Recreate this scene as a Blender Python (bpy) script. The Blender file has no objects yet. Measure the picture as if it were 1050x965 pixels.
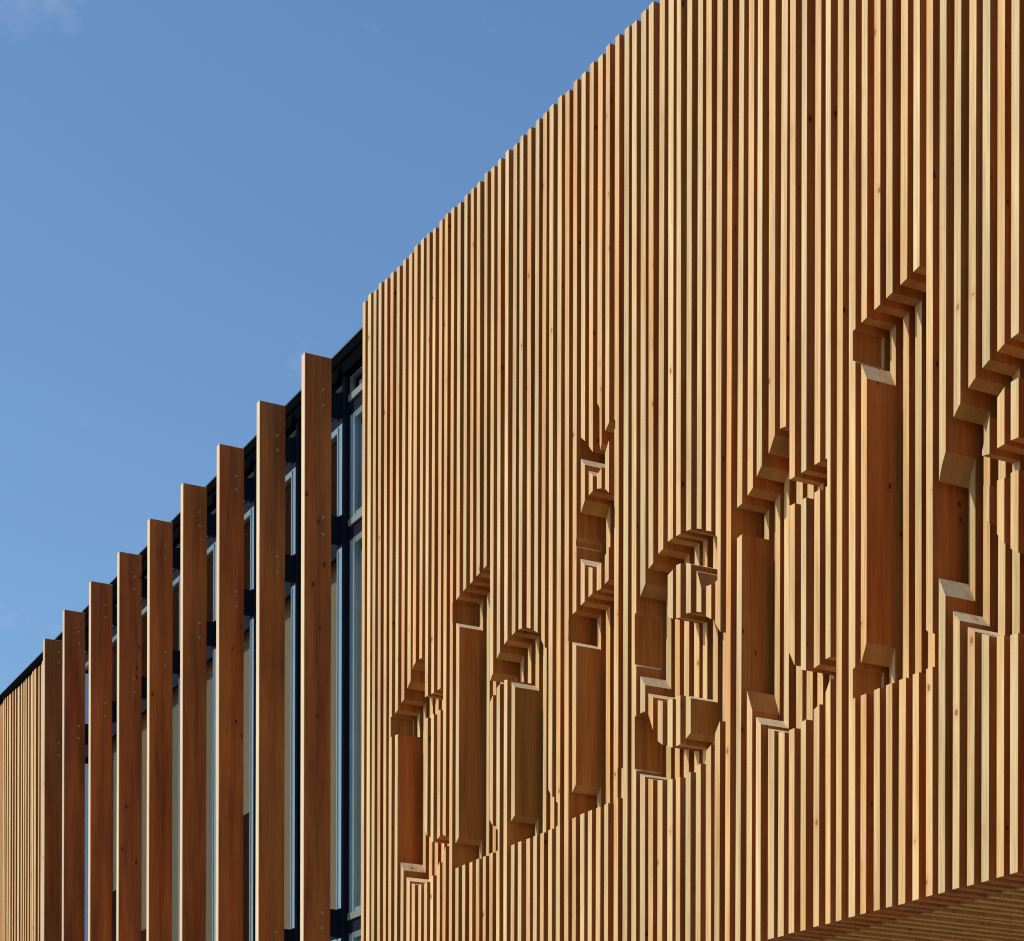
import bpy, bmesh, math, random
from mathutils import Vector
from mathutils.geometry import delaunay_2d_cdt
random.seed(11)
scn = bpy.context.scene
col = scn.collection

# ------------------------------------------------------------------ measured layout (metres)
# x runs along the facade to the right, y into the building, z up; heights below are above the eye (1.6 m)
EYE = 1.6
YW = 6.4717            # front plane of the facade battens
RELIEF = 0.18          # how deep the lettering is cut back
# each facade batten: x at height 4 m above the eye, lean, width
BATTENS = [
    (-14.606, 0.001, 0.053), (-14.5042, 0.00074, 0.0612), (-14.421, 0.00324, 0.0533), (-14.3109, -0.00017, 0.0518),
    (-14.2025, -0.0004, 0.052), (-14.1087, 0.00295, 0.0522), (-14.0061, 0.0035, 0.0501), (-13.9033, 0.00336, 0.0526),
    (-13.7952, 0.0035, 0.0573), (-13.7008, 0.0035, 0.0559), (-13.5943, 0.0035, 0.0485), (-13.4971, 0.0035, 0.0494),
    (-13.4005, 0.00326, 0.0452), (-13.2927, 0.00345, 0.0511), (-13.2026, 0.00248, 0.0512), (-13.1009, 0.00203, 0.0478),
    (-13.0023, 0.00184, 0.0507), (-12.8969, 0.00183, 0.0473), (-12.7995, -0.00036, 0.0475), (-12.6912, -0.00213, 0.0515),
    (-12.5968, 4e-05, 0.045), (-12.493, 0.00022, 0.0489), (-12.4023, -0.00054, 0.0484), (-12.297, 0.0008, 0.0496),
    (-12.1916, 0.00271, 0.0515), (-12.0882, 0.00041, 0.0496), (-11.9838, -0.00129, 0.0532), (-11.8855, 0.0021, 0.0513),
    (-11.7884, 0.0035, 0.0507), (-11.6835, -0.00123, 0.0529), (-11.5812, 0.00034, 0.0534), (-11.4818, -0.00198, 0.0538),
    (-11.3865, -0.0012, 0.0486), (-11.276, -0.00157, 0.0512), (-11.1815, -0.00024, 0.0489), (-11.0822, 0.00089, 0.0547),
    (-10.985, -0.00043, 0.0471), (-10.874, -0.00171, 0.0511), (-10.7697, -0.00023, 0.0545), (-10.675, -0.0035, 0.0533),
    (-10.573, -0.00226, 0.057), (-10.478, -0.0035, 0.0528), (-10.3772, 0.00063, 0.055), (-10.2698, -0.00183, 0.0556),
    (-10.1824, -0.00238, 0.0467), (-10.0757, -0.00087, 0.0516), (-9.9753, 0.00061, 0.05), (-9.8681, -0.00307, 0.0537),
    (-9.7751, 0.00169, 0.0521), (-9.6752, 0.00187, 0.0464), (-9.5718, 0.0035, 0.0479), (-9.469, 0.00093, 0.0523),
    (-9.3816, 0.00036, 0.0469), (-9.2642, -0.00133, 0.0581), (-9.1669, 0.0035, 0.0551), (-9.0759, -0.0013, 0.0499),
    (-8.9757, -0.00149, 0.0456), (-8.8604, 0.00034, 0.0502), (-8.7697, -0.00344, 0.0421), (-8.6726, -0.00035, 0.0471),
    (-8.5658, -0.00304, 0.0545), (-8.4702, -0.00138, 0.0467), (-8.3647, -0.00269, 0.0484), (-8.2683, -0.0035, 0.05),
    (-8.1642, 0.00111, 0.0536), (-8.0635, -0.0019, 0.0476), (-7.9642, -0.00288, 0.0491), (-7.8671, -0.00103, 0.0493),
    (-7.7625, -0.00018, 0.049), (-7.6557, 0.00037, 0.0506), (-7.558, -0.00114, 0.0519), (-7.4579, -0.00167, 0.0504),
    (-7.3666, -0.00071, 0.0534),
]
LETTERS = {
    't': [
        (-14.104, 4.386), (-14.024, 4.398), (-13.976, 4.415), (-13.918, 4.452), (-13.861, 4.466), (-13.818, 4.527),
        (-13.758, 4.576), (-13.712, 4.659), (-13.665, 4.678), (-13.565, 4.679), (-13.541, 4.678), (-13.539, 4.385),
        (-13.463, 4.383), (-13.369, 4.379), (-13.249, 4.382), (-13.237, 4.382), (-13.236, 4.229), (-13.309, 4.236),
        (-13.373, 4.231), (-13.462, 4.229), (-13.538, 4.226), (-13.534, 3.481), (-13.511, 3.435), (-13.463, 3.37),
        (-13.42, 3.338), (-13.368, 3.332), (-13.304, 3.339), (-13.264, 3.355), (-13.228, 3.35), (-13.173, 3.326),
        (-13.181, 3.26), (-13.233, 3.188), (-13.277, 3.166), (-13.329, 3.117), (-13.384, 3.097), (-13.479, 3.067),
        (-13.528, 3.06), (-13.62, 3.068), (-13.734, 3.101), (-13.769, 3.124), (-13.829, 3.166), (-13.882, 3.225),
        (-13.934, 3.295), (-13.943, 3.394), (-13.948, 4.235), (-14.026, 4.236), (-14.103, 4.241),
    ],
    'h': [
        (-13.084, 4.926), (-13.02, 4.928), (-12.968, 4.942), (-12.869, 4.966), (-12.778, 4.983), (-12.676, 5.001),
        (-12.584, 5.022), (-12.546, 5.026), (-12.542, 4.23), (-12.509, 4.238), (-12.466, 4.283), (-12.423, 4.36),
        (-12.371, 4.398), (-12.31, 4.428), (-12.256, 4.445), (-12.213, 4.453), (-12.155, 4.464), (-12.057, 4.456),
        (-12.0, 4.442), (-11.942, 4.416), (-11.905, 4.397), (-11.845, 4.36), (-11.812, 4.313), (-11.764, 4.249),
        (-11.732, 4.177), (-11.725, 3.396), (-11.711, 3.336), (-11.668, 3.285), (-11.607, 3.235), (-11.572, 3.215),
        (-11.571, 3.078), (-11.709, 3.074), (-11.952, 3.076), (-12.224, 3.079), (-12.248, 3.078), (-12.249, 3.219),
        (-12.214, 3.239), (-12.164, 3.269), (-12.127, 3.327), (-12.131, 4.046), (-12.161, 4.098), (-12.216, 4.148),
        (-12.272, 4.179), (-12.317, 4.188), (-12.376, 4.183), (-12.427, 4.161), (-12.465, 4.134), (-12.512, 4.093),
        (-12.54, 4.034), (-12.537, 3.349), (-12.512, 3.305), (-12.468, 3.256), (-12.404, 3.218), (-12.403, 3.082),
        (-12.569, 3.08), (-12.767, 3.078), (-12.973, 3.078), (-13.072, 3.077), (-13.073, 3.242), (-13.026, 3.252),
        (-12.971, 3.287), (-12.94, 3.346), (-12.947, 4.698), (-12.967, 4.721), (-13.02, 4.765), (-13.083, 4.787),
    ],
    'i': [
        (-11.46, 4.341), (-11.407, 4.358), (-11.355, 4.365), (-11.254, 4.389), (-11.156, 4.411), (-11.053, 4.409),
        (-10.957, 4.434), (-10.927, 4.44), (-10.922, 3.346), (-10.9, 3.31), (-10.834, 3.265), (-10.811, 3.251),
        (-10.81, 3.099), (-10.97, 3.087), (-11.157, 3.088), (-11.301, 3.089), (-11.407, 3.087), (-11.455, 3.087),
        (-11.455, 3.239), (-11.408, 3.251), (-11.361, 3.291), (-11.332, 3.339), (-11.336, 4.129), (-11.358, 4.147),
        (-11.41, 4.184), (-11.459, 4.203),
    ],
    'bulb': [
        (-11.37, 4.797), (-11.346, 4.892), (-11.303, 4.948), (-11.248, 5.019), (-11.204, 5.024), (-11.155, 5.037),
        (-11.106, 5.031), (-11.056, 5.017), (-11.004, 4.994), (-10.96, 4.955), (-10.916, 4.896), (-10.89, 4.835),
        (-10.89, 4.73), (-10.92, 4.669), (-10.955, 4.637), (-11.009, 4.589), (-11.054, 4.565), (-11.103, 4.558),
        (-11.162, 4.567), (-11.211, 4.588), (-11.256, 4.617), (-11.306, 4.67), (-11.368, 4.766),
    ],
    'crown': [
        (-11.364, 5.343), (-11.365, 5.387), (-11.349, 5.411), (-11.305, 5.417), (-11.25, 5.371), (-11.204, 5.323),
        (-11.154, 5.269), (-11.155, 5.531), (-11.14, 5.549), (-11.119, 5.557), (-11.096, 5.539), (-11.08, 5.509),
        (-11.078, 5.295), (-11.07, 5.254), (-11.045, 5.301), (-11.01, 5.345), (-10.962, 5.383), (-10.924, 5.394),
        (-10.891, 5.367), (-10.891, 5.32), (-10.918, 5.307), (-10.968, 5.267), (-11.011, 5.209), (-11.057, 5.14),
        (-11.091, 5.122), (-11.15, 5.121), (-11.203, 5.172), (-11.249, 5.225), (-11.305, 5.285),
    ],
    's': [
        (-10.667, 4.136), (-10.65, 4.149), (-10.599, 4.229), (-10.537, 4.293), (-10.507, 4.354), (-10.448, 4.377),
        (-10.4, 4.412), (-10.342, 4.428), (-10.295, 4.448), (-10.23, 4.453), (-10.203, 4.45), (-10.152, 4.45),
        (-10.099, 4.445), (-10.044, 4.438), (-9.995, 4.425), (-9.945, 4.406), (-9.899, 4.382), (-9.842, 4.358),
        (-9.797, 4.321), (-9.782, 4.306), (-9.78, 4.068), (-9.841, 4.063), (-9.897, 4.069), (-9.931, 4.046),
        (-9.944, 4.057), (-9.994, 4.183), (-10.043, 4.238), (-10.096, 4.263), (-10.151, 4.28), (-10.202, 4.283),
        (-10.24, 4.271), (-10.299, 4.255), (-10.315, 4.204), (-10.314, 4.047), (-10.282, 4.009), (-10.24, 3.989),
        (-10.201, 3.98), (-10.153, 3.972), (-10.099, 3.978), (-10.042, 3.968), (-9.993, 3.957), (-9.943, 3.939),
        (-9.896, 3.903), (-9.84, 3.87), (-9.795, 3.829), (-9.739, 3.76), (-9.724, 3.702), (-9.718, 3.539),
        (-9.722, 3.379), (-9.747, 3.289), (-9.797, 3.229), (-9.843, 3.17), (-9.893, 3.146), (-9.949, 3.096),
        (-10.006, 3.086), (-10.049, 3.071), (-10.101, 3.062), (-10.153, 3.065), (-10.207, 3.069), (-10.299, 3.08),
        (-10.409, 3.102), (-10.501, 3.132), (-10.543, 3.153), (-10.6, 3.183), (-10.663, 3.226), (-10.664, 3.534),
        (-10.596, 3.538), (-10.528, 3.536), (-10.503, 3.509), (-10.449, 3.398), (-10.405, 3.33), (-10.351, 3.293),
        (-10.3, 3.275), (-10.247, 3.254), (-10.208, 3.251), (-10.16, 3.251), (-10.102, 3.268), (-10.05, 3.29),
        (-10.027, 3.32), (-10.023, 3.429), (-10.045, 3.483), (-10.103, 3.515), (-10.156, 3.53), (-10.209, 3.533),
        (-10.236, 3.532), (-10.301, 3.537), (-10.354, 3.547), (-10.406, 3.566), (-10.444, 3.588), (-10.504, 3.63),
        (-10.534, 3.678), (-10.597, 3.752), (-10.647, 3.828), (-10.665, 3.845),
    ],
    't2': [
        (-9.649, 4.387), (-9.592, 4.407), (-9.535, 4.416), (-9.49, 4.44), (-9.435, 4.469), (-9.4, 4.514),
        (-9.358, 4.555), (-9.289, 4.596), (-9.231, 4.682), (-9.182, 4.688), (-9.11, 4.677), (-9.109, 4.387),
        (-9.001, 4.386), (-8.951, 4.388), (-8.89, 4.389), (-8.83, 4.388), (-8.778, 4.384), (-8.777, 4.241),
        (-8.833, 4.246), (-8.951, 4.244), (-9.046, 4.247), (-9.108, 4.249), (-9.105, 3.488), (-9.089, 3.465),
        (-9.05, 3.398), (-8.995, 3.364), (-8.951, 3.346), (-8.885, 3.34), (-8.833, 3.348), (-8.792, 3.361),
        (-8.721, 3.364), (-8.721, 3.302), (-8.74, 3.261), (-8.792, 3.183), (-8.839, 3.141), (-8.884, 3.127),
        (-8.95, 3.094), (-8.998, 3.086), (-9.051, 3.073), (-9.098, 3.072), (-9.154, 3.075), (-9.204, 3.089),
        (-9.291, 3.129), (-9.358, 3.168), (-9.406, 3.22), (-9.443, 3.261), (-9.496, 3.387), (-9.516, 3.485),
        (-9.52, 4.253), (-9.541, 4.249), (-9.598, 4.239), (-9.649, 4.244),
    ],
    'l': [
        (-8.564, 4.946), (-8.038, 5.046), (-8.016, 5.051), (-8.009, 3.315), (-7.98, 3.275), (-7.922, 3.242),
        (-7.908, 3.231), (-7.907, 3.092), (-7.937, 3.093), (-8.556, 3.098), (-8.557, 3.247), (-8.486, 3.266),
        (-8.436, 3.373), (-8.421, 3.434), (-8.426, 4.597), (-8.442, 4.651), (-8.492, 4.751), (-8.563, 4.798),
    ],
    'e': [
        (-7.909, 3.587), (-7.917, 3.706), (-7.91, 3.889), (-7.872, 4.025), (-7.821, 4.129), (-7.785, 4.224),
        (-7.734, 4.276), (-7.677, 4.32), (-7.628, 4.35), (-7.575, 4.376), (-7.53, 4.393), (-7.478, 4.409),
        (-7.434, 4.426), (-7.39, 4.433), (-7.343, 4.437), (-7.2, 4.45), (-7.05, 4.4), (-6.92, 4.28),
        (-6.82, 4.12), (-6.79, 3.95), (-6.79, 3.82), (-7.334, 3.819), (-7.384, 3.823), (-7.43, 3.816),
        (-7.483, 3.819), (-7.546, 3.814), (-7.552, 3.664), (-7.479, 3.572), (-7.428, 3.511), (-7.383, 3.474),
        (-7.333, 3.44), (-7.2, 3.4), (-7.05, 3.41), (-6.9, 3.49), (-6.84, 3.44), (-6.9, 3.3),
        (-7.05, 3.17), (-7.2, 3.1), (-7.336, 3.083), (-7.382, 3.087), (-7.477, 3.109), (-7.532, 3.125),
        (-7.581, 3.148), (-7.634, 3.173), (-7.68, 3.207), (-7.735, 3.25), (-7.781, 3.305), (-7.844, 3.406),
        (-7.892, 3.502),
    ],
    'e_hole': [
        (-7.584, 3.968), (-7.585, 3.982), (-7.536, 4.125), (-7.481, 4.198), (-7.44, 4.224), (-7.386, 4.235),
        (-7.329, 4.235), (-7.2, 4.26), (-7.08, 4.2), (-7.01, 4.08), (-6.99, 3.965), (-7.335, 3.965),
        (-7.385, 3.97), (-7.48, 3.967), (-7.537, 3.96),
    ],
}

# ------------------------------------------------------------------ node materials
def new_mat(name):
    m = bpy.data.materials.new(name); m.use_nodes = True
    nt = m.node_tree
    return m, nt, nt.nodes['Principled BSDF']

def N(nt, kind, **kw):
    n = nt.nodes.new(kind)
    for k, v in kw.items():
        setattr(n, k, v)
    return n

def wood(name, dark, light, knot, rough=0.6, knot_scale=1.0, tint_amount=1.0, blotch=0.35,
         hue_a=(1, 1, 1), hue_b=(1, 1, 1), flush=(1, 1, 1), share=0.45, size=1.0):
    """vertical grained timber: grain streaks, slow blotches, elongated knots, one tint per board"""
    m, nt, b = new_mat(name)
    L = nt.links
    tc = N(nt, 'ShaderNodeTexCoord')
    oi = N(nt, 'ShaderNodeObjectInfo')
    off = N(nt, 'ShaderNodeVectorMath', operation='SCALE'); off.inputs[0].default_value = (13.1, 7.7, 31.3)
    L.new(oi.outputs['Random'], off.inputs['Scale'])
    add = N(nt, 'ShaderNodeVectorMath', operation='ADD')
    L.new(tc.outputs['Object'], add.inputs[0]); L.new(off.outputs[0], add.inputs[1])
    # gentle wander so that the grain is not ruler straight
    wn = N(nt, 'ShaderNodeTexNoise'); wn.inputs['Scale'].default_value = 1.3; wn.inputs['Detail'].default_value = 2
    L.new(add.outputs[0], wn.inputs['Vector'])
    ws = N(nt, 'ShaderNodeVectorMath', operation='SCALE'); ws.inputs['Scale'].default_value = 0.03
    L.new(wn.outputs['Color'], ws.inputs[0])
    ad2 = N(nt, 'ShaderNodeVectorMath', operation='ADD')
    L.new(add.outputs[0], ad2.inputs[0]); L.new(ws.outputs[0], ad2.inputs[1])
    mp = N(nt, 'ShaderNodeMapping'); mp.inputs['Scale'].default_value = (90, 90, 1.6)
    L.new(ad2.outputs[0], mp.inputs['Vector'])
    gr = N(nt, 'ShaderNodeTexNoise'); gr.inputs['Scale'].default_value = 1.0
    gr.inputs['Detail'].default_value = 4; gr.inputs['Roughness'].default_value = 0.62
    L.new(mp.outputs[0], gr.inputs['Vector'])
    mp2 = N(nt, 'ShaderNodeMapping'); mp2.inputs['Scale'].default_value = (9, 9, 0.8)
    L.new(add.outputs[0], mp2.inputs['Vector'])
    bl = N(nt, 'ShaderNodeTexNoise'); bl.inputs['Scale'].default_value = 1.0; bl.inputs['Detail'].default_value = 3
    L.new(mp2.outputs[0], bl.inputs['Vector'])
    mx = N(nt, 'ShaderNodeMath', operation='MULTIPLY_ADD')
    L.new(bl.outputs['Fac'], mx.inputs[0]); mx.inputs[1].default_value = blotch * 2
    sc = N(nt, 'ShaderNodeMath', operation='MULTIPLY'); L.new(gr.outputs['Fac'], sc.inputs[0]); sc.inputs[1].default_value = 2 * (1 - blotch)
    L.new(sc.outputs[0], mx.inputs[2])
    hf = N(nt, 'ShaderNodeMapRange'); hf.inputs['From Min'].default_value = 0.68; hf.inputs['From Max'].default_value = 1.32
    L.new(mx.outputs[0], hf.inputs['Value'])
    base = N(nt, 'ShaderNodeMix', data_type='RGBA')
    base.inputs['A'].default_value = (*dark, 1); base.inputs['B'].default_value = (*light, 1)
    L.new(hf.outputs[0], base.inputs['Factor'])
    # board tint (the object's own colour)
    tint = N(nt, 'ShaderNodeMix', data_type='RGBA', blend_type='MULTIPLY'); tint.inputs['Factor'].default_value = tint_amount
    L.new(base.outputs['Result'], tint.inputs['A']); L.new(oi.outputs['Color'], tint.inputs['B'])
    # each board leans to one of two hues, and carries slow flushes of another
    hue = N(nt, 'ShaderNodeMix', data_type='RGBA'); hue.inputs['A'].default_value = (*hue_a, 1); hue.inputs['B'].default_value = (*hue_b, 1)
    wnr = N(nt, 'ShaderNodeTexWhiteNoise', noise_dimensions='1D'); L.new(oi.outputs['Random'], wnr.inputs['W'])
    L.new(wnr.outputs['Value'], hue.inputs['Factor'])
    hm = N(nt, 'ShaderNodeMix', data_type='RGBA', blend_type='MULTIPLY'); hm.inputs['Factor'].default_value = 1
    L.new(tint.outputs['Result'], hm.inputs['A']); L.new(hue.outputs['Result'], hm.inputs['B'])
    mp3 = N(nt, 'ShaderNodeMapping'); mp3.inputs['Scale'].default_value = (7, 7, 0.55)
    L.new(add.outputs[0], mp3.inputs['Vector'])
    fl = N(nt, 'ShaderNodeTexNoise'); fl.inputs['Scale'].default_value = 1.0; fl.inputs['Detail'].default_value = 2
    L.new(mp3.outputs[0], fl.inputs['Vector'])
    fr_ = N(nt, 'ShaderNodeMapRange'); fr_.inputs['From Min'].default_value = 0.5; fr_.inputs['From Max'].default_value = 0.66
    L.new(fl.outputs['Fac'], fr_.inputs['Value'])
    fm = N(nt, 'ShaderNodeMix', data_type='RGBA', blend_type='MULTIPLY'); fm.inputs['B'].default_value = (*flush, 1)
    L.new(fr_.outputs[0], fm.inputs['Factor']); L.new(hm.outputs['Result'], fm.inputs['A'])
    tint = fm
    # knots
    mk = N(nt, 'ShaderNodeMapping'); mk.inputs['Scale'].default_value = (7 * knot_scale, 7 * knot_scale, 4.2 * knot_scale)
    L.new(ad2.outputs[0], mk.inputs['Vector'])
    vo = N(nt, 'ShaderNodeTexVoronoi', feature='F1'); vo.inputs['Scale'].default_value = 1.0
    L.new(mk.outputs[0], vo.inputs['Vector'])
    kn = N(nt, 'ShaderNodeTexNoise'); kn.inputs['Scale'].default_value = 55; L.new(add.outputs[0], kn.inputs['Vector'])
    ka = N(nt, 'ShaderNodeMath', operation='MULTIPLY_ADD'); L.new(kn.outputs['Fac'], ka.inputs[0]); ka.inputs[1].default_value = -0.06
    L.new(vo.outputs['Distance'], ka.inputs[2])
    kr = N(nt, 'ShaderNodeMapRange'); kr.inputs['From Min'].default_value = 0.035 * size; kr.inputs['From Max'].default_value = 0.075 * size
    kr.inputs['To Min'].default_value = 1.0; kr.inputs['To Max'].default_value = 0.0
    L.new(ka.outputs[0], kr.inputs['Value'])
    # only some of the cells carry a knot
    sp = N(nt, 'ShaderNodeSeparateColor'); L.new(vo.outputs['Color'], sp.inputs[0])
    gt = N(nt, 'ShaderNodeMath', operation='GREATER_THAN'); L.new(sp.outputs[0], gt.inputs[0]); gt.inputs[1].default_value = 1 - share
    km = N(nt, 'ShaderNodeMath', operation='MULTIPLY'); L.new(kr.outputs[0], km.inputs[0]); L.new(gt.outputs[0], km.inputs[1])
    ks = N(nt, 'ShaderNodeMath', operation='MULTIPLY'); L.new(km.outputs[0], ks.inputs[0]); ks.inputs[1].default_value = 0.9
    # warm halo of resin round each knot
    kh = N(nt, 'ShaderNodeMapRange'); kh.inputs['From Min'].default_value = 0.05; kh.inputs['From Max'].default_value = 0.26 * size
    kh.inputs['To Min'].default_value = 0.55; kh.inputs['To Max'].default_value = 0.0
    L.new(ka.outputs[0], kh.inputs['Value'])
    khm = N(nt, 'ShaderNodeMath', operation='MULTIPLY'); L.new(kh.outputs[0], khm.inputs[0]); L.new(gt.outputs[0], khm.inputs[1])
    halo = N(nt, 'ShaderNodeMix', data_type='RGBA', blend_type='MULTIPLY'); halo.inputs['B'].default_value = (0.92, 0.66, 0.45, 1)
    L.new(khm.outputs[0], halo.inputs['Factor']); L.new(tint.outputs['Result'], halo.inputs['A'])
    tint = halo
    fin = N(nt, 'ShaderNodeMix', data_type='RGBA'); fin.inputs['B'].default_value = (*knot, 1)
    L.new(tint.outputs['Result'], fin.inputs['A']); L.new(ks.outputs[0], fin.inputs['Factor'])
    L.new(fin.outputs['Result'], b.inputs['Base Color'])
    b.inputs['Roughness'].default_value = rough
    b.inputs['Specular IOR Level'].default_value = 0.3
    bp = N(nt, 'ShaderNodeBump'); bp.inputs['Strength'].default_value = 0.25; bp.inputs['Distance'].default_value = 0.002
    L.new(gr.outputs['Fac'], bp.inputs['Height']); L.new(bp.outputs[0], b.inputs['Normal'])
    return m

def plain(name, rgb, rough=0.5, metal=0.0, var=0.12, scale=6.0, spec=0.5):
    m, nt, b = new_mat(name)
    L = nt.links
    tc = N(nt, 'ShaderNodeTexCoord')
    no = N(nt, 'ShaderNodeTexNoise'); no.inputs['Scale'].default_value = scale; no.inputs['Detail'].default_value = 5
    L.new(tc.outputs['Object'], no.inputs['Vector'])
    mr = N(nt, 'ShaderNodeMapRange'); mr.inputs['To Min'].default_value = 1 - var; mr.inputs['To Max'].default_value = 1 + var
    L.new(no.outputs['Fac'], mr.inputs['Value'])
    vm = N(nt, 'ShaderNodeVectorMath', operation='SCALE'); vm.inputs[0].default_value = rgb
    L.new(mr.outputs[0], vm.inputs['Scale']); L.new(vm.outputs[0], b.inputs['Base Color'])
    b.inputs['Roughness'].default_value = rough; b.inputs['Metallic'].default_value = metal
    b.inputs['Specular IOR Level'].default_value = spec
    return m

M_FRONT = wood('weathered_larch_face', (0.41, 0.272, 0.116), (0.735, 0.535, 0.268), (0.20, 0.085, 0.03), knot_scale=1.05,
               hue_a=(1.0, 1.03, 1.0), hue_b=(1.04, 0.93, 0.86), flush=(1.02, 0.83, 0.66), share=0.6, size=0.78)
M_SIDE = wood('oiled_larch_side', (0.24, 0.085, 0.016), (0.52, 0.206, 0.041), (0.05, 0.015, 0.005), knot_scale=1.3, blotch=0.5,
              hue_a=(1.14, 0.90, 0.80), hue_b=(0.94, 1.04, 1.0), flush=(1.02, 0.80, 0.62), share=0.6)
M_END = wood('pale_sawn_end', (0.60, 0.46, 0.26), (0.86, 0.73, 0.48), (0.24, 0.14, 0.07), rough=0.8)
M_UNDER = wood('brown_sawn_cut', (0.32, 0.140, 0.036), (0.50, 0.250, 0.072), (0.16, 0.06, 0.02), rough=0.8, blotch=0.6)
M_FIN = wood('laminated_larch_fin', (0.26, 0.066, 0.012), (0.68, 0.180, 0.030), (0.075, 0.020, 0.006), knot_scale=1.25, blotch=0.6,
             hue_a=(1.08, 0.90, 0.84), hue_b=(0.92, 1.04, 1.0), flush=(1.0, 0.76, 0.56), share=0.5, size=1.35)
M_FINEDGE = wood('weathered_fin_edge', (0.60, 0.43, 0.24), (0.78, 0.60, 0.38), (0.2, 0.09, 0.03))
M_SOFFIT = wood('soffit_larch', (0.42, 0.18, 0.042), (0.80, 0.42, 0.115), (0.10, 0.04, 0.015))
M_MEMB = plain('dark_breather_membrane', (0.030, 0.018, 0.012), 0.8)
M_STEEL = plain('black_powder_coated_steel', (0.009, 0.012, 0.022), 0.8, spec=0.06)
M_ALU = plain('anodised_aluminium_frame', (0.38, 0.50, 0.52), 0.28, 0.7)
M_CAP = plain('zinc_sill_cap', (0.20, 0.21, 0.19), 0.6, 0.2)
M_BOLT = plain('stainless_bolt', (0.48, 0.40, 0.31), 0.4, 0.4)
M_FASCIA = plain('black_roof_fascia', (0.003, 0.004, 0.005), 1.0, spec=0.0)
M_COPING = plain('dark_metal_coping', (0.03, 0.05, 0.055), 0.6, 0.2)
M_BLIND = plain('olive_grey_roller_blind', (0.26, 0.235, 0.165), 0.8, var=0.05)
M_BLIND2 = plain('grey_green_roller_blind', (0.19, 0.205, 0.17), 0.8, var=0.05)
M_INT = plain('dim_interior_plaster', (0.16, 0.15, 0.14), 0.9)
M_CONC = plain('rendered_ground_floor', (0.30, 0.28, 0.25), 0.85, scale=2.0)
M_ROOF = plain('roof_membrane', (0.10, 0.10, 0.11), 0.8)

def paving():
    m, nt, b = new_mat('buff_paving')
    L = nt.links
    tc = N(nt, 'ShaderNodeTexCoord')
    br = N(nt, 'ShaderNodeTexBrick'); br.inputs['Scale'].default_value = 1.0
    br.inputs['Color1'].default_value = (0.36, 0.31, 0.25, 1); br.inputs['Color2'].default_value = (0.30, 0.26, 0.21, 1)
    br.inputs['Mortar'].default_value = (0.16, 0.14, 0.12, 1); br.inputs['Mortar Size'].default_value = 0.008
    br.inputs['Brick Width'].default_value = 0.9; br.inputs['Row Height'].default_value = 0.45
    L.new(tc.outputs['Object'], br.inputs['Vector'])
    L.new(br.outputs['Color'], b.inputs['Base Color'])
    b.inputs['Roughness'].default_value = 0.85
    return m
M_PAVE = paving()

def glass():
    m = bpy.data.materials.new('coated_window_glass'); m.use_nodes = True
    nt = m.node_tree; nt.nodes.clear(); L = nt.links
    out = N(nt, 'ShaderNodeOutputMaterial')
    tr = N(nt, 'ShaderNodeBsdfTransparent'); tr.inputs['Color'].default_value = (0.86, 0.86, 0.84, 1)
    gl = N(nt, 'ShaderNodeBsdfGlossy'); gl.inputs['Roughness'].default_value = 0.015
    gl.inputs['Color'].default_value = (0.92, 0.97, 1.0, 1)
    fr = N(nt, 'ShaderNodeFresnel'); fr.inputs['IOR'].default_value = 1.8
    tc = N(nt, 'ShaderNodeTexCoord')
    no = N(nt, 'ShaderNodeTexNoise'); no.inputs['Scale'].default_value = 1.2
    L.new(tc.outputs['Object'], no.inputs['Vector'])
    bp = N(nt, 'ShaderNodeBump'); bp.inputs['Strength'].default_value = 0.08; bp.inputs['Distance'].default_value = 0.02
    L.new(no.outputs['Fac'], bp.inputs['Height'])
    L.new(bp.outputs[0], gl.inputs['Normal']); L.new(bp.outputs[0], fr.inputs['Normal'])
    mx = N(nt, 'ShaderNodeMixShader')
    ge = N(nt, 'ShaderNodeNewGeometry')
    inv = N(nt, 'ShaderNodeMath', operation='SUBTRACT'); inv.inputs[0].default_value = 1.0
    L.new(ge.outputs['Backfacing'], inv.inputs[1])
    ff = N(nt, 'ShaderNodeMath', operation='MULTIPLY'); L.new(fr.outputs[0], ff.inputs[0]); L.new(inv.outputs[0], ff.inputs[1])
    L.new(ff.outputs[0], mx.inputs[0]); L.new(tr.outputs[0], mx.inputs[1]); L.new(gl.outputs[0], mx.inputs[2])
    L.new(mx.outputs[0], out.inputs['Surface'])
    return m
M_GLASS = glass()

# ------------------------------------------------------------------ object helpers
def link(name, bm, mats, parent=None, origin=(0, 0, 0), smooth=False):
    bmesh.ops.recalc_face_normals(bm, faces=bm.faces)
    me = bpy.data.meshes.new(name); bm.to_mesh(me); bm.free()
    for m in (mats if isinstance(mats, (list, tuple)) else [mats]):
        me.materials.append(m)
    if smooth:
        for p in me.polygons: p.use_smooth = True
    o = bpy.data.objects.new(name, me); col.objects.link(o)
    o.location = origin
    if parent is not None: o.parent = parent
    return o

def thing(name, label, cat, loc=(0, 0, 0)):
    o = bpy.data.objects.new(name, None); col.objects.link(o)
    o.location = loc; o['label'] = label; o['category'] = cat
    return o

def box(bm, x0, x1, y0, y1, z0, z1, mi=0):
    vs = [bm.verts.new(p) for p in ((x0, y0, z0), (x1, y0, z0), (x1, y1, z0), (x0, y1, z0),
                                    (x0, y0, z1), (x1, y0, z1), (x1, y1, z1), (x0, y1, z1))]
    fs = []
    for q in ((0, 3, 2, 1), (4, 5, 6, 7), (0, 1, 5, 4), (1, 2, 6, 5), (2, 3, 7, 6), (3, 0, 4, 7)):
        f = bm.faces.new([vs[i] for i in q]); f.material_index = mi; fs.append(f)
    return fs

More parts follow.
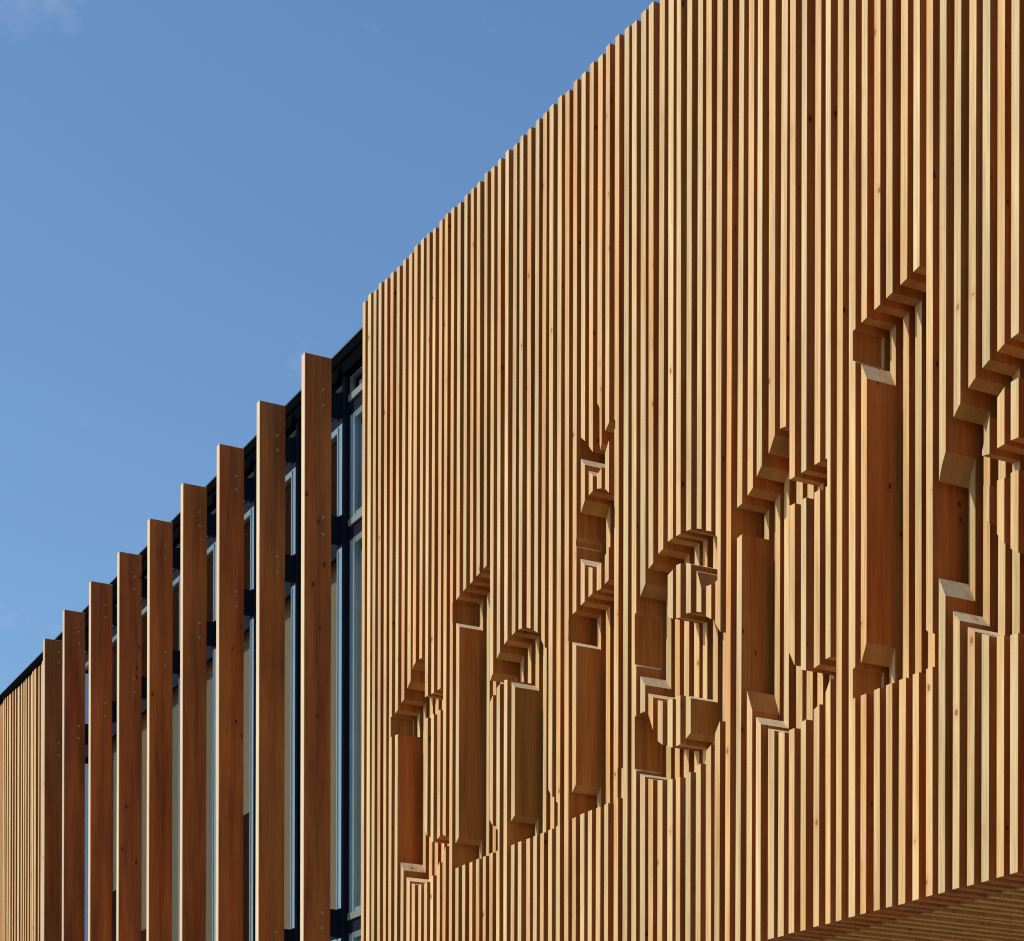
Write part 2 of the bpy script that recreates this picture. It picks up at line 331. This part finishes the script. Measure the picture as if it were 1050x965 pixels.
def single_box(name, x0, x1, y0, y1, z0, z1, mat, parent=None, bevel=0.0):
    """box with its origin at its own base centre"""
    bm = bmesh.new()
    cx, cy = (x0 + x1) / 2, (y0 + y1) / 2
    box(bm, x0 - cx, x1 - cx, y0 - cy, y1 - cy, 0, z1 - z0)
    if bevel:
        bmesh.ops.bevel(bm, geom=list(bm.edges), offset=bevel, segments=1, affect='EDGES')
    return link(name, bm, mat, parent, (cx, cy, z0))

def inside(pt, poly):
    x, y = pt; c = False; n = len(poly)
    for i in range(n):
        x1, y1 = poly[i]; x2, y2 = poly[i - 1]
        if (y1 > y) != (y2 > y) and x < (x2 - x1) * (y - y1) / (y2 - y1) + x1:
            c = not c
    return c

# orange / cream / pink / grey boards, picked per board
TINTS = [(1.0, 1.0, 1.0), (1.05, 1.06, 1.08), (0.97, 0.99, 1.0), (1.02, 0.93, 0.84), (1.04, 0.97, 0.92), (0.94, 0.96, 0.98),
         (1.06, 1.08, 1.10), (1.0, 0.94, 0.90), (1.0, 0.88, 0.76), (0.90, 0.92, 0.92), (1.02, 0.91, 0.84)]
def tint(o, t=None, dark=1.0):
    t = t or random.choice(TINTS)
    k = random.uniform(0.94, 1.05) * dark
    o.color = (t[0] * k, t[1] * k, t[2] * k, 1)

# ------------------------------------------------------------------ the projecting timber block
BOT, TOP = 2.004 + EYE, 7.655 + EYE
block = thing('timber_clad_building',
              'projecting upper storey clad in pale vertical battens with recessed lowercase lettering, on the right',
              'building', (-9.8, YW + 0.2, 0))
BX, BY = -9.8, YW + 0.2
BACK = 0.075      # thickness of the set-back part of each batten

def to_local(o):
    o.location.x -= BX; o.location.y -= BY
    return o

letters = [[(x, z + EYE) for x, z in p] for p in LETTERS.values()]
bounds = [(min(p[0] for p in L) - .06, max(p[0] for p in L) + .06) for L in letters]

def facade_batten(xm, lean, w, ztop, zbot, idx):
    """one batten: full depth, cut back to the relief plane where a letter crosses it"""
    def xa(z): return xm + lean * (z - EYE - 4.0)
    w *= 0.94 if xm < -11.5 else 0.97      # trimmed widths, more at left so wider gaps darken the wall
    h = w / 2
    quad = [(xa(zbot) - h, zbot), (xa(zbot) + h, zbot), (xa(ztop) + h, ztop), (xa(ztop) - h, ztop)]
    ox, oz = xm, zbot
    jy = random.uniform(-0.003, 0.003)
    bm = bmesh.new()
    hit = [L for L, b in zip(letters, bounds) if b[0] < xm < b[1]]
    def V(x, y, z): return bm.verts.new((x - ox, y, z - oz))
    def face(vs, mi):
        f = bm.faces.new(vs); f.material_index = mi; return f
    # front part -------------------------------------------------
    pts = [Vector(p) for p in quad]; edges = [(0, 1), (1, 2), (2, 3), (3, 0)]
    for L in hit:
        s = len(pts); pts += [Vector(p) for p in L]
        edges += [(s + i, s + (i + 1) % len(L)) for i in range(len(L))]
    vs, es, fs, _, _, _ = delaunay_2d_cdt(pts, edges, [], 0, 1e-5)
    keep = []
    for f in fs:
        c = (sum(vs[i].x for i in f) / len(f), sum(vs[i].y for i in f) / len(f))
        if not inside(c, quad): continue
        n = sum(1 for L in hit if inside(c, L))
        if n % 2: continue
        keep.append(tuple(f))
    use = {i for f in keep for i in f}
    fr = {i: V(vs[i].x, jy, vs[i].y) for i in use}
    bk = {i: V(vs[i].x, RELIEF, vs[i].y) for i in use}
    cnt = {}
    for f in keep:
        face([fr[i] for i in f], 0)
        for a, b in zip(f, f[1:] + f[:1]):
            k = (min(a, b), max(a, b)); cnt[k] = cnt.get(k, 0) + 1
    for (a, b), n in cnt.items():
        if n == 1:
            d = vs[b] - vs[a]
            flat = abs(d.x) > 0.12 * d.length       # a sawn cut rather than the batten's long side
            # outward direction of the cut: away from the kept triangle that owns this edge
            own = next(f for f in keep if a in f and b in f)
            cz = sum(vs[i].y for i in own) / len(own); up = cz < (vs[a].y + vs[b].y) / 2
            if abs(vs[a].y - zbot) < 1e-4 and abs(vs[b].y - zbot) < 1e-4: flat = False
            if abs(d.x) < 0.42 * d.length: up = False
            face([fr[a], fr[b], bk[b], bk[a]], (2 if up else 3) if flat else 1)  # upward cuts pale, downward and steep cuts brown
    # set-back part ----------------------------------------------
    q = [V(x, RELIEF, z) for x, z in quad] + [V(x, RELIEF + BACK, z) for x, z in quad]
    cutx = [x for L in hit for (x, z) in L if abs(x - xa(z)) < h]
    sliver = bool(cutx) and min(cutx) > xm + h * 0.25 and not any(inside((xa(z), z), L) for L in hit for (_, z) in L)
    face([q[0], q[1], q[2], q[3]], 1 if sliver else 0); face([q[7], q[6], q[5], q[4]], 1)  # narrow recess faces take the darker side timber to stand for their shade
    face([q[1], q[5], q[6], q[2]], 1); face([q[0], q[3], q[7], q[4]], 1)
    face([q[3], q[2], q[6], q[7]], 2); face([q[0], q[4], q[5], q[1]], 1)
    me = bpy.data.meshes.new('facade_batten')
    # normals: orient each shell by hand
    bm.normal_update()
    for f in bm.faces:
        c = f.calc_center_median()
        if f.material_index == 0 and f.normal.y > 0: f.normal_flip()
    bmesh.ops.recalc_face_normals(bm, faces=bm.faces)
    bm.to_mesh(me); bm.free()
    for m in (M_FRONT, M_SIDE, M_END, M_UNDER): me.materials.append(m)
    o = bpy.data.objects.new('facade_batten', me); col.objects.link(o)
    o.location = (ox, YW, oz); o.parent = block; to_local(o)
    return o

ORANGE = {9: 1.0, 13: .6, 26: .5, 37: 1.0, 49: 1.0, 55: .5, 62: 1.0, 47: .5, 66: .5, 4: .3, 30: .4}
xs = list(BATTENS)
x = xs[-1][0]
while x < -5.15:
    x += 0.1 + random.uniform(-.006, .006)
    xs.append((x, random.uniform(-.002, .002), random.uniform(.047, .053)))
for i, (xm, lean, w) in enumerate(xs):
    o = facade_batten(xm, lean, w, TOP + random.uniform(-.012, .012), BOT + random.uniform(-.002, .002), i)
    if i in ORANGE:
        k = ORANGE[i]; o.color = (1.04, 1 - .09 * k, 1 - .17 * k, 1)
    else:
        tint(o)
X0, X1 = xs[0][0] - .03, xs[-1][0] + .06
YB = YW + RELIEF + BACK + 0.012
to_local(single_box('backing_board', X0 + .01, X1, YB, YB + .05, BOT + .12, TOP - .12, M_MEMB, block))
# body behind the cladding
to_local(single_box('upper_storey_wall', X0 + .02, X1, YB + .06, YB + 7.0, BOT + .16, TOP - .16, M_CONC, block))
bm = bmesh.new()
box(bm, 0, X1 - X0 - .02, 0, 7.0, 0, .05)
to_local(link('roof_deck', bm, M_ROOF, block, (X0 + .01, YB + .02, TOP - .10)))
to_local(single_box('ground_floor_wall', X0 + 1.5, X1 - 1.0, YB + 3.2, YB + 6.8, 0, BOT + .16, M_CONC, block))
# soffit: slats running into the building, one per batten, with a shadow gap behind the facade battens
bm = bmesh.new()
SX, SY, SZ = X0, YW + RELIEF + BACK + 0.035, BOT
k = 0
for (xm, lean, w) in xs:
    j = random.uniform(-.003, .003)
    box(bm, xm - SX - .019 + j, xm - SX + .019 + j, 0, 3.1, 0.004 + random.uniform(0, .008), 0.055)
sof = to_local(link('slatted_soffit', bm, M_SOFFIT, block, (SX, SY, SZ)))
to_local(single_box('soffit_board', X0, X1, SY, SY + 3.2, BOT + .125, BOT + .150, M_MEMB, block))

# ------------------------------------------------------------------ the glazed wing with timber fins
YF = 6.60
FD = 0.24
FIN_X = [-16.158, -17.176, -18.177, -19.167, -20.161, -21.144, -22.143, -23.148, -23.945]
FIN_T = [7.893, 7.888, 7.878, 7.868, 7.862, 7.848, 7.850, 7.840, 7.745]
FT = 7.885 + EYE
FB = 0.35
wing = thing('glazed_building_wing',
             'long glazed wing behind tall brown timber fins, under a thin black roof edge',
             'building', (-19.5, 7.0, 0))
WX, WY = -19.5, 7.0
def W(o):
    o.location.x -= WX; o.location.y -= WY
    return o

def fin_mesh(wd, FT):
    bm = bmesh.new()
    for f in box(bm, 0, wd, 0, FD, 0, FT - FB): pass
    bmesh.ops.bevel(bm, geom=[e for e in bm.edges], offset=0.003, segments=1, affect='EDGES')
    for f in bm.faces:
        n = f.normal
        f.normal_update()
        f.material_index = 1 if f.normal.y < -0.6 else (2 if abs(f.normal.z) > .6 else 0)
    return bm

def bolt_mesh():
    bm = bmesh.new()
    bmesh.ops.create_cone(bm, cap_ends=True, segments=6, radius1=.011, radius2=.011, depth=.010)
    bmesh.ops.create_cone(bm, cap_ends=True, segments=16, radius1=.0135, radius2=.0135, depth=.003)
    bmesh.ops.rotate(bm, verts=bm.verts, matrix=__import__('mathutils').Matrix.Rotation(math.pi / 2, 3, 'Y'))
    return bm

BOLTS = [7.615, 7.487, 6.563, 6.426, 3.312, 3.184]
BRK = [(7.43, 7.62), (6.385, 6.60), (3.13, 3.35)]
bolt_me = None; brk_me = {}
for i, fx in enumerate(FIN_X):
    wd = 0.07
    f = link('timber_fin', fin_mesh(wd, FIN_T[i] + EYE), [M_FIN, M_FINEDGE, M_END], wing, (fx, YF, FB)); W(f)
    r = [(1.0, 1.0, 1.0), (1.03, 1.04, 1.06), (0.98, .96, .94), (1.02, .96, .92), (1.06, .97, .9), (.92, .98, 1.0), (1.05, .96, .92), (.80, .82, .9), (.74, .74, .8)][i]
    f.color = (*r, 1)
    for hz in BOLTS:
        if bolt_me is None:
            b = link('bolt', bolt_mesh(), M_BOLT, f, (wd + .004, .165, hz + EYE - FB)); bolt_me = b.data
        else:
            b = bpy.data.objects.new('bolt', bolt_me); col.objects.link(b); b.parent = f
            b.location = (wd + .004, .165, hz + EYE - FB)
    for q, (a, c) in enumerate(BRK):
        if q not in brk_me:
            bm = bmesh.new(); box(bm, .006, wd - .002, 0, .092, 0, c - a)
            # a thin flange on the edge, as a welded angle has
            box(bm, -.014, wd + .010, .080, .0915, -.012, c - a + .012)
            b = link('fixing_bracket', bm, M_STEEL, f, (0, FD, a + EYE - FB)); brk_me[q] = b.data
        else:
            b = bpy.data.objects.new('fixing_bracket', brk_me[q]); col.objects.link(b); b.parent = f
            b.location = (0, FD, a + EYE - FB)

YM = 6.933     # front of the mullions
YG = 6.990     # glass line
MX = [fx + .073 for fx in FIN_X[:-1]] + [-23.90]
MX = [-15.10] + MX
for mx in MX:
    bm = bmesh.new()
    box(bm, 0, .055, 0, .05, 0, 7.745 + EYE - .25)
    box(bm, .0075, .0475, .0505, .14, 0, 7.745 + EYE - .25)
    W(link('mullion', bm, M_STEEL, wing, (mx, YM, .25)))
# transoms: dark boxes with a pale metal sill on top
xl, xr = -23.9, -14.66
for (a, c) in ((7.43, 7.565), (6.40, 6.535), (3.155, 3.285), (-1.35, -1.2)):
    t = W(single_box('transom', xl, xr, YM + .052, YG + .12, a + EYE, c + EYE, M_STEEL, wing))
    bm = bmesh.new(); box(bm, 0, xr - xl, 0, .045, 0, .055)
    cp = link('sill_cap', bm, M_CAP, t, (-(xr - xl) / 2, -(YG + .12 - YM - .052) / 2 - .020, c - a - .030))
# windows, one per opening
ROWS = [(7.57, 7.745, 'clerestory'), (6.54, 7.425, 'upper'), (3.29, 6.395, 'lower'), (-1.195, 3.15, 'base')]
for (xa_, xb_) in zip(MX[1:], MX[:-1]):
    x0, x1 = xa_ + .058, xb_ - .003
    for (a, c, kind) in ROWS:
        clere = kind == 'clerestory'
        fl_, fr2, ft = (.012, .012, .012) if clere else (.120, .185, .050)
        wdt, hgt = x1 - x0, c - a - .006
        bm = bmesh.new()
        for (p0, p1, r0, r1) in ((0, fl_, 0, hgt), (wdt - fr2, wdt, 0, hgt), (fl_, wdt - fr2, 0, ft), (fl_, wdt - fr2, hgt - ft, hgt)):
            box(bm, p0, p1, 0, .05, r0, r1)
        if not clere:      # raised beads of the opening sash
            for (p0, p1) in ((.030, .042), (fl_ - .016, fl_ - .001), (wdt - fr2 + .001, wdt - fr2 + .014), (wdt - .080, wdt - .066)):
                box(bm, p0, p1, -.010, -.0005, .012, hgt - .012)
        dark_rails = kind == 'lower' and xb_ < -15.6      # fixed lights: dark rails, one bright stile
        if dark_rails:
            for f in bm.faces:
                cx_ = f.calc_center_median()
                if not (wdt - fr2 <= cx_.x <= wdt and abs(cx_.y) < .2 and cx_.z < hgt - .0): f.material_index = 1
            for f in bm.faces:
                if f.calc_center_median().x < wdt - fr2 + .0005: f.material_index = 1
        wn = W(link('window', bm, [M_ALU, M_STEEL], wing, (x0, YG - .012, a + .003 + EYE)))
        bm = bmesh.new(); box(bm, fl_ + .001, wdt - fr2 - .001, .020, .026, ft + .001, hgt - ft - .001)
        link('glass_pane', bm, M_GLASS, wn)
        if kind in ('lower', 'base'):
            drop = random.choice((0, 0, 0, .8, 1.4)) if kind == 'lower' else 0
            bm = bmesh.new(); box(bm, .02, wdt - .02, .12, .125, 0.02 + drop, hgt - .02)
            link('roller_blind', bm, M_BLIND if (kind == 'base' or xb_ > -18 or random.random() < .4) else M_BLIND2, wn)
# inside of the wing and roof
bm = bmesh.new()
box(bm, xl, xr, 10.0, 10.1, 0.1, 7.75 + EYE); box(bm, xl, xr, 7.2, 9.99, 3.0 + EYE, 3.15 + EYE)
box(bm, xl, xr, 7.2, 9.99, 7.70 + EYE, 7.76 + EYE)
W(link('interior', bm, M_INT, wing))
rf = W(single_box('roof_edge', -27.6, -14.62, 6.90, 7.02, 7.868 + EYE, 7.95 + EYE, M_FASCIA, wing))
W(single_box('fascia_panel', -23.90, -14.625, 6.915, 7.018, 7.752 + EYE, 7.866 + EYE, M_FASCIA, wing))
bm = bmesh.new(); box(bm, -6.5, 6.49, -.066, .2, .080, .091)
link('coping', bm, M_COPING, rf)
W(single_box('roof_deck', -27.6, -14.62, 7.025, 12.0, 7.872 + EYE, 7.93 + EYE, M_ROOF, wing))

# ------------------------------------------------------------------ far timber wall at the left end
far = thing('timber_clad_end_wall', 'narrow end wall of closely set pale battens under the black roof edge, at the far left of the fins',
            'wall', (-25.3, 6.95, 0))
FX, FY = -25.3, 6.95
x = -26.93; n = 0
FAR_T = [(1.02, .9, .78), (1, 1, 1), (.98, .95, .9), (1.05, 1.0, .9), (.85, .86, .85), (1, .8, .62), (1.05, 1.05, 1.05), (1, .92, .84)]
while x < -23.98:
    w = random.choice([.045, .05, .05, .055, .085])
    d = random.uniform(0, .02)
    bm = bmesh.new()
    for f in box(bm, -w / 2, w / 2, d, .13, 0, 7.864 + EYE - .3):
        f.normal_update(); f.material_index = 0 if f.normal.y < -.5 else 1
    o = link('facade_batten', bm, [M_FRONT, M_SIDE], far, (x - FX, 6.91 - FY, .3))
    o.color = (*random.choice(FAR_T), 1)
    x += w + random.choice([.05, .055, .065]); n += 1
o = single_box('backing_board', -27.0, -23.90, 7.06, 7.12, .2, 7.84 + EYE, M_MEMB, far); o.location.x -= FX; o.location.y -= FY
o = single_box('corner_post', -27.3, -27.0, 6.93, 7.05, 0, 7.86 + EYE, M_SIDE, far); o.location.x -= FX; o.location.y -= FY
o = single_box('end_wall', -27.3, -23.92, 7.125, 11.9, 0, 7.74 + EYE, M_CONC, far); o.location.x -= FX; o.location.y -= FY

# ------------------------------------------------------------------ ground
bm = bmesh.new()
vs = [bm.verts.new(p) for p in ((-600, -600, 0), (600, -600, 0), (600, 600, 0), (-600, 600, 0))]
bm.faces.new(vs)
g = link('ground', bm, M_PAVE); g['kind'] = 'structure'

# ------------------------------------------------------------------ light
CLOUD_AT = (17.206, 8.5487, 1.9038)
to_sun = Vector((-0.061, -0.18, 0.145)).normalized()
elev = math.asin(to_sun.z); az = math.atan2(to_sun.x, to_sun.y)
sd = bpy.data.lights.new('sun', 'SUN'); sd.energy = 3.45; sd.angle = math.radians(0.53); sd.color = (1.0, 0.93, 0.80)
so = bpy.data.objects.new('sun', sd); col.objects.link(so)
so.rotation_euler = (-to_sun).to_track_quat('-Z', 'Y').to_euler(); so.location = (0, 0, 30)
wd = bpy.data.worlds.new('World'); scn.world = wd; wd.use_nodes = True
nt = wd.node_tree; bg = nt.nodes['Background']
sky = nt.nodes.new('ShaderNodeTexSky'); sky.sky_type = 'NISHITA'; sky.sun_disc = False
sky.sun_elevation = elev; sky.sun_rotation = az
sky.air_density = 1.3; sky.dust_density = 1.0; sky.ozone_density = 6.0
# a few faint wisps of high cloud
tcw = nt.nodes.new('ShaderNodeTexCoord')
mpw = nt.nodes.new('ShaderNodeMapping'); mpw.inputs['Scale'].default_value = (9, 9, 16); mpw.inputs['Location'].default_value = CLOUD_AT
nt.links.new(tcw.outputs['Generated'], mpw.inputs['Vector'])
nzw = nt.nodes.new('ShaderNodeTexNoise'); nzw.inputs['Scale'].default_value = 1.0; nzw.inputs['Detail'].default_value = 7; nzw.inputs['Roughness'].default_value = 0.62
nt.links.new(mpw.outputs[0], nzw.inputs['Vector'])
mrw = nt.nodes.new('ShaderNodeMapRange'); mrw.inputs['From Min'].default_value = 0.60; mrw.inputs['From Max'].default_value = 0.85
mrw.inputs['To Max'].default_value = 0.30
nt.links.new(nzw.outputs['Fac'], mrw.inputs['Value'])
mxw = nt.nodes.new('ShaderNodeMix'); mxw.data_type = 'RGBA'; mxw.inputs['B'].default_value = (5.0, 5.4, 6.2, 1)
skt = nt.nodes.new('ShaderNodeMix'); skt.data_type = 'RGBA'; skt.blend_type = 'MULTIPLY'; skt.inputs['Factor'].default_value = 1
skt.inputs['B'].default_value = (0.90, 0.985, 1.02, 1)
nt.links.new(sky.outputs[0], skt.inputs['A']); nt.links.new(skt.outputs['Result'], mxw.inputs['A']); nt.links.new(mrw.outputs[0], mxw.inputs['Factor'])
nt.links.new(mxw.outputs['Result'], bg.inputs[0]); bg.inputs[1].default_value = 0.15

# ------------------------------------------------------------------ camera: level, lens shifted up
cd = bpy.data.cameras.new('camera'); co = bpy.data.objects.new('camera', cd); col.objects.link(co)
A = math.radians(27.97625)
fwd = Vector((-math.cos(A), math.sin(A), 0))
co.location = (0, 0, EYE)
q = fwd.to_track_quat('-Z', 'Y')
from mathutils import Quaternion
co.rotation_euler = (q @ Quaternion((0, 0, 1), 0.0025)).to_euler()
cd.sensor_fit = 'HORIZONTAL'; cd.sensor_width = 36.0; cd.lens = 2165.0 / 1050.0 * 36.0
cd.shift_y = (1349.0 - 482.5) / 1050.0
cd.clip_start = 0.1; cd.clip_end = 2000
scn.camera = co
scn.view_settings.view_transform = 'Standard'; scn.view_settings.look = 'None'
scn.view_settings.exposure = 0.0; scn.view_settings.gamma = 1.0
scn.render.engine = 'CYCLES'
scn.cycles.filter_width = 1.1
scn.cycles.max_bounces = 10; scn.cycles.diffuse_bounces = 6; scn.cycles.transparent_max_bounces = 12
